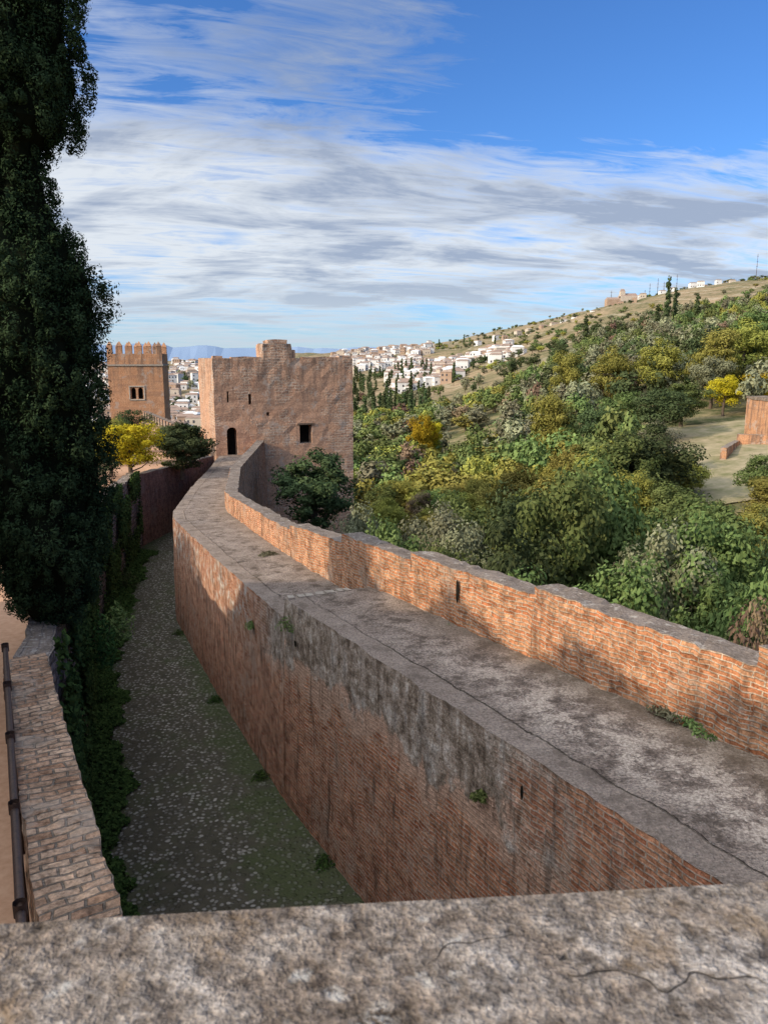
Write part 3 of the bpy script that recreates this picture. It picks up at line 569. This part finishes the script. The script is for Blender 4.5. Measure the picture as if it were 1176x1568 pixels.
# ------------------------------------------------------------------ near cypress
def big_cypress(name,x,y,zb,prof,seed,nc=1000,per=120,ls=.045):
    r=np.random.default_rng(seed); A=Acc(); zs=np.array([p[0] for p in prof]); rs=np.array([p[1] for p in prof])
    def Rf(z,a): return np.interp(z,zs,rs)*(1+.12*np.sin(3*a+z*1.7+seed)+.07*np.sin(7*a-z*3.1)+.05*np.sin(5*a+z*5.3))
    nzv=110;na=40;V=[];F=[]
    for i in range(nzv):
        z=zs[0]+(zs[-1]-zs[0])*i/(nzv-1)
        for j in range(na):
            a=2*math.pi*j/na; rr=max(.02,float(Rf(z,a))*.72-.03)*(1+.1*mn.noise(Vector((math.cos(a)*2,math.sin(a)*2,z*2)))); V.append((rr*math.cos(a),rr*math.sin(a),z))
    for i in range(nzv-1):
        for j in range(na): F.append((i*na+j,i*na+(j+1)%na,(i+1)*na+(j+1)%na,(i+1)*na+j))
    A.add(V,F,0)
    z=r.uniform(zs[0],zs[-1],nc*3); keep=r.random(len(z))<np.interp(z,zs,rs)/rs.max(); z=z[keep][:nc]; n=len(z); a=r.uniform(0,2*math.pi,n)
    rr=Rf(z,a)*(.72+.24*r.random(n)); C=np.stack([rr*np.cos(a),rr*np.sin(a),z],1)
    cr=.07+.13*r.random(n)**1.3; nl=n*per; idx=r.integers(0,n,nl); o=r.normal(size=(nl,3)); o/=np.linalg.norm(o,axis=1,keepdims=True)
    P=C[idx]+o*(cr[idx]*(.75+.3*r.random(nl)))[:,None]*np.array([1,1,1.4])
    out=np.stack([np.cos(a[idx]),np.sin(a[idx]),np.zeros(nl)],1)
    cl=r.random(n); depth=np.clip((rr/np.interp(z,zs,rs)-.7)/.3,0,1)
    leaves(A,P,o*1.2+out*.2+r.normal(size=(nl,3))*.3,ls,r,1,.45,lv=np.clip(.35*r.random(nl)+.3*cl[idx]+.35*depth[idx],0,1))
    V,F=tube((0,0,zb-.3),(0,0,zs[0]+1.5),.22,.18,10);A.add(V,F,2)
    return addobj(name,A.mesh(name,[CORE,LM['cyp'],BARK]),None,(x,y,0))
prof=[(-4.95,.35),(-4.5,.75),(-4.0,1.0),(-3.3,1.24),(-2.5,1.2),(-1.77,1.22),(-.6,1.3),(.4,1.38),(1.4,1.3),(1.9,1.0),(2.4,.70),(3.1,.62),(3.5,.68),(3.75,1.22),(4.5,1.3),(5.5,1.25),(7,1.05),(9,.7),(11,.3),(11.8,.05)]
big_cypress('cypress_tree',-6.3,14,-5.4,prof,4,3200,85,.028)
# ------------------------------------------------------------------ ivy, ground cover, weeds
def tuft(name,x,y,z,R,H,n,ls,sp,seed):
    r=np.random.default_rng(seed);A=Acc(); a=r.uniform(0,6.28,n); q=r.random(n)**.6*R*(1+.3*np.sin(3*a+seed)); h=r.random(n)*H*(1-.5*q/R)
    P=np.stack([q*np.cos(a),q*np.sin(a),h],1); leaves(A,P,np.stack([np.cos(a),np.sin(a),np.ones(n)],1)+r.normal(size=(n,3))*.7,ls,r,0,.3)
    for k in range(10):
        V,F=tube((0,0,-.05),(R*.6*math.cos(k*2.1),R*.6*math.sin(k*2.1),H*.7),.006,.003,4);A.add(V,F,1)
    return addobj(name,A.mesh(name,[LM[sp],BARK]),None,(x,y,z))
tuft('weed_clump',4.05,9.0,-4.56,.34,.18,900,.04,'green',1); tuft('weed_clump',3.75,9.35,-4.56,.25,.14,500,.04,'olive',6); tuft('weed_clump',-3.35,21.6,-5.6,.28,.12,300,.05,'olive',2); tuft('weed_clump',-1.1,16.4,-5.30,.2,.12,250,.04,'olive',3); tuft('weed_clump',1.2,13.4,-4.84,.2,.08,200,.035,'olive',31)
for k,(y,dz,R_) in enumerate(((14.9,-.55,.22),(9.0,-.95,.10),(17.5,-.9,.14))):
    x=np.interp(y,[p[1] for p in L],[p[0] for p in L]); z=np.interp(y,[p[1] for p in L],[p[2] for p in L]); tuft('wall_plant',x-.1,y,z+dz,R_,R_*1.4,240,.035,'green',10+k)
for k,y in enumerate((13.,16.3,20.8,27)):
    x=np.interp(y,[p[1] for p in L],[p[0] for p in L]); tuft('weed_clump',x-.3,y,zal(y),.22,.28,380,.04,'ivy',20+k)
def ivy(name,n,seed,fn,ls,sp='ivy'):
    r=np.random.default_rng(seed);A=Acc();P,Nn=fn(r,n); leaves(A,P,Nn+r.normal(size=P.shape)*.5,ls,r,0,.7); addobj(name,A.mesh(name,[LM[sp]]))
RX=[p[0] for p in RL];RY=[p[1] for p in RL];TZ=tops
def f1(r,n):
    y=r.uniform(6,40,n); x=np.interp(y,RY,RX); d=r.random(n)**1.4*(.85+.2*np.sin(y*1.3)+.12*np.sin(y*3.7)+.08*np.sin(y*9)); z=np.interp(y,[0,10,28,50],[-9.25,-9.35,-10.1,-10.4])
    h=r.random(n)*.3*np.clip(1.1-d,0.08,1)
    return np.stack([x+d*.9+.1,y+d*.4,z+h+.02],1),np.tile([.2,0,1.],(n,1))
ivy('ground_cover',60000,1,f1,.045)
def f2(r,n):
    y=r.uniform(11.5,41,n*3); zt=np.interp(y,RY,TZ); zb=np.interp(y,[0,10,28,50],[-9.25,-9.35,-10.1,-10.4]); z=zb+(zt+.25-zb)*r.random(n*3)
    m=(np.sin(y*1.1+z*.8)+np.sin(z*2.3-y*.7)+np.sin(y*2.9+1)*.6+r.normal(size=n*3)*.35)>.25; y=y[m][:n];z=z[m][:n];x=np.interp(y,RY,RX)
    return np.stack([x+.12+r.random(len(y))*.22,y,z],1),np.tile([1,0,.4],(len(y),1))
ivy('wall_ivy',45000,2,f2,.06)
for k,(x,y,R_,H_,sp) in enumerate(((-6.4,16.5,.4,1.3,'ivy'),(-6.7,18.5,.4,1.0,'green'),(-8.2,20.5,.4,.9,'ivy'),(-10.6,29,.5,1.2,'ivy'),(-11.6,33,.6,1.2,'dark'))):
    tuft('bushy_plant',x,y,zal(y)+(2.8 if k<2 else 0),R_,H_,700,.06,sp,60+k)
# ------------------------------------------------------------------ town
def town(name,pts):
    V=[];F=[];M=[]
    def q(vs,m):
        b=len(V);V.extend(vs);F.append((b,b+1,b+2,b+3));M.append(m)
    for (x,y,w,d,h,rot,m) in pts:
        z=tz1(x,y)-2.5; h=h+2.5; c,s=math.cos(rot),math.sin(rot)
        def Pp(a,b_,cc): return (x+a*c-b_*s,y+a*s+b_*c,z+cc)
        w2,d2=w/2,d/2; rh=min(w,d)*.15
        q([Pp(-w2,-d2,0),Pp(w2,-d2,0),Pp(w2,-d2,h),Pp(-w2,-d2,h)],m);q([Pp(w2,-d2,0),Pp(w2,d2,0),Pp(w2,d2,h),Pp(w2,-d2,h)],m)
        q([Pp(w2,d2,0),Pp(-w2,d2,0),Pp(-w2,d2,h),Pp(w2,d2,h)],m);q([Pp(-w2,d2,0),Pp(-w2,-d2,0),Pp(-w2,-d2,h),Pp(-w2,d2,h)],m)
        e=.25; rm=3 if random.random()<.85 else m
        q([Pp(-w2-e,-d2-e,h),Pp(w2+e,-d2-e,h),Pp(w2-1,0,h+rh),Pp(-w2+1,0,h+rh)],rm);q([Pp(w2+e,d2+e,h),Pp(-w2-e,d2+e,h),Pp(-w2+1,0,h+rh),Pp(w2-1,0,h+rh)],rm)
        q([Pp(w2+e,-d2-e,h),Pp(w2+e,d2+e,h),Pp(w2-1,0,h+rh),Pp(w2-1,.01,h+rh)],rm);q([Pp(-w2-e,d2+e,h),Pp(-w2-e,-d2-e,h),Pp(-w2+1,0,h+rh),Pp(-w2+1,.01,h+rh)],rm)
        for fl in range(int((h-2.5)/2.8)):
            for k in range(int(w/2.4)):
                a=-w2+1.2+k*2.4; zz=3.4+fl*2.8
                if random.random()<.75: q([Pp(a-.45,-d2-.04,zz),Pp(a+.45,-d2-.04,zz),Pp(a+.45,-d2-.04,zz+1.2),Pp(a-.45,-d2-.04,zz+1.2)],4)
            for k in range(int(d/3)):
                a=-d2+1.4+k*3; zz=3.4+fl*2.8
                if random.random()<.6: q([Pp(-w2-.04,a+.4,zz),Pp(-w2-.04,a-.4,zz),Pp(-w2-.04,a-.4,zz+1.1),Pp(-w2-.04,a+.4,zz+1.1)],4)
    addobj(name,mesh_np(name,V,F,[WHITE,CREAM,OCH,ROOF,WIN],M))
def rh(az0,az1,r0,r1,n,white=.75,hh=5.5):
    out=[]
    for _ in range(n):
        a=math.radians(r.uniform(az0,az1));rad=r.uniform(r0,r1); m=0 if r.random()<white else (1 if r.random()<.6 else 2)
        out.append((rad*math.sin(a),rad*math.cos(a),r.uniform(4.5,8.5),r.uniform(5,8),r.uniform(3,hh),r.uniform(-.5,.5),m))
    return out
town('distant_town',rh(-32,-13,260,1000,950,.72,7)+rh(.3,5.8,440,680,230,.85,6.5)+rh(4,9,500,640,75,.85,6)+rh(-4,3.5,680,1000,220,.75,7)+rh(8,9.8,440,500,14,.9)+rh(5,24,760,1030,22,.5))
H=empty('hilltop_hermitage'); a=math.radians(17); hx,hy=1075*math.sin(a),1075*math.cos(a); hz=tz1(hx,hy)
def gab(name,w,d,h,rf,x,y,mat):
    V=[(-w/2,-d/2,-6),(w/2,-d/2,-6),(w/2,d/2,-6),(-w/2,d/2,-6),(-w/2,-d/2,h),(w/2,-d/2,h),(w/2,d/2,h),(-w/2,d/2,h),(-w/2+1,0,h+rf),(w/2-1,0,h+rf)]
    me=bpy.data.meshes.new(name);me.from_pydata([(v[0]+x,v[1]+y,v[2]) for v in V],[],[(0,1,5,4),(1,2,6,5),(2,3,7,6),(3,0,4,7),(4,5,9,8),(6,7,8,9),(5,6,9),(7,4,8)])
    me.materials.append(mat);me.materials.append(ROOF)
    for i in range(4,8): me.polygons[i].material_index=1
    addobj(name,me,H)
H.location=(hx,hy,hz)
gab('nave',22,14,12,4,0,0,CREAM);gab('wing',18,12,8,3,-19,0,OCH);gab('annex',12,10,6,2,17,0,CREAM);gab('tower',6,6,18,3,-8,-2,CREAM)
for (az,rad,h) in ((15.9,1085,22),(18.4,1085,20),(18.9,1085,24),(19.3,1085,18),(20.1,1090,22),(24.9,1090,30),(18.1,1085,14)):
    a=math.radians(az); x,y=rad*math.sin(a),rad*math.cos(a); M=Acc();z=tz1(x,y)
    V,F=tube((0,0,-3),(0,0,h),.4,.2,4);M.add(V,F)
    for k in range(3): V,F=tube((-1.2,0,h*(.5+.2*k)),(1.2,0,h*(.5+.2*k)),.15,.15,4);M.add(V,F)
    addobj('antenna_mast',M.mesh('antenna_mast',[IRON]),None,(x,y,z))
# ------------------------------------------------------------------ light
el=math.radians(27); sd=Vector((-.86,-.51,0)).normalized(); S=Vector((sd.x*math.cos(el),sd.y*math.cos(el),math.sin(el)))
sl=bpy.data.lights.new('sun','SUN'); sl.energy=3.9; sl.angle=math.radians(1.2); sl.color=(1,.83,.62)
so=bpy.data.objects.new('sun',sl); COL.objects.link(so); so.rotation_euler=(-S).to_track_quat('-Z','Y').to_euler(); so.location=(0,0,60)
w=bpy.data.worlds.new('World'); scene.world=w; w.use_nodes=True; nt=w.node_tree; nt.nodes.clear()
out=nt.nodes.new('ShaderNodeOutputWorld'); bg=nt.nodes.new('ShaderNodeBackground'); nt.links.new(bg.outputs[0],out.inputs[0])
sky=ND(nt,'ShaderNodeTexSky',sky_type='NISHITA'); sky.sun_disc=False; sky.sun_elevation=el; sky.sun_rotation=math.atan2(sd.x,sd.y)%(2*math.pi); sky.altitude=700; sky.dust_density=.6; sky.ozone_density=2.
g=nt.nodes.new('ShaderNodeTexCoord').outputs['Generated']; s=ND(nt,'ShaderNodeSeparateXYZ',{0:g}); X_,Y_,Z_=s.outputs
zz=MA(nt,'ADD',MA(nt,'MAXIMUM',Z_,0.),.13); px=MA(nt,'DIVIDE',X_,zz);py=MA(nt,'DIVIDE',Y_,zz)
v=ND(nt,'ShaderNodeCombineXYZ',{0:px,1:py}).outputs[0]
mp=ND(nt,'ShaderNodeMapping',{'Vector':v,'Rotation':(0,0,math.radians(-24)),'Scale':(.75,1.2,1.)}).outputs[0]
n1=ND(nt,'ShaderNodeTexNoise',{'Vector':mp,'Scale':1.45,'Detail':6.,'Roughness':.58,'Distortion':.5}).outputs['Fac']
n2=ND(nt,'ShaderNodeTexNoise',{'Vector':VS(nt,mp,(.8,2.1,1.)),'Scale':3.4,'Detail':6.,'Roughness':.66,'Distortion':.9}).outputs['Fac']
cov=RAMP(nt,Z_,[(0.,(.52,)*3),(.05,(.60,)*3),(.12,(.69,)*3),(.22,(.63,)*3),(.27,(.50,)*3),(.33,(.43,)*3),(.42,(.48,)*3),(.6,(.66,)*3)])
cv=MA(nt,'SUBTRACT',cov,MA(nt,'MULTIPLY',X_,RNG(nt,Z_,.15,.33,.10,.38)))
d0=MA(nt,'ADD',MA(nt,'MULTIPLY',n1,.6),MA(nt,'MULTIPLY',n2,.4)); d=MA(nt,'ADD',d0,MA(nt,'SUBTRACT',cv,.5))
mk=RNG(nt,d,.47,.66)
skc=MIX(nt,1.,sky.outputs[0],(.42,.74,1.18),'MULTIPLY')
shade=RNG(nt,MA(nt,'ADD',MA(nt,'MULTIPLY',n1,.8),MA(nt,'MULTIPLY',n2,.2)),.46,.58); cc=MIX(nt,shade,(5.5,5.8,6.1),(2.6,3.05,3.9))
cc=MIX(nt,RNG(nt,Z_,.11,.0,0,.8),cc,(4.7,5.2,5.7))
dots=ND(nt,'ShaderNodeVectorMath',{0:g,1:(S.x,S.y,S.z)},operation='DOT_PRODUCT').outputs['Value']
glow=MA(nt,'ADD',1.,MA(nt,'MULTIPLY',MA(nt,'POWER',RNG(nt,dots,-.1,1.),2.),1.9))
hi_=RNG(nt,Z_,.42,.8,1.,1.75)
gm=MA(nt,'MULTIPLY',glow,hi_); cc=ND(nt,'ShaderNodeVectorMath',{0:cc,3:gm},operation='SCALE').outputs[0]
c=MIX(nt,MA(nt,'MULTIPLY',mk,.93),skc,cc)
c=MIX(nt,RNG(nt,Z_,.10,.0,0,.5),c,(4.2,4.9,5.6))
nt.links.new(c,bg.inputs[0]); bg.inputs[1].default_value=.145
# ------------------------------------------------------------------ camera
cam=bpy.data.cameras.new('camera'); co=bpy.data.objects.new('camera',cam); COL.objects.link(co); scene.camera=co
cam.sensor_fit='VERTICAL'; cam.sensor_height=34.66; cam.sensor_width=26; cam.lens=26.04; cam.clip_start=.05; cam.clip_end=60000
co.location=(0,0,0); co.rotation_euler=(math.radians(90-11.3),0,0)
cam.dof.use_dof=True; cam.dof.focus_distance=25; cam.dof.aperture_fstop=14
scene.view_settings.view_transform='Standard'; scene.view_settings.look='None'; scene.view_settings.exposure=0
print('trees',cnt)
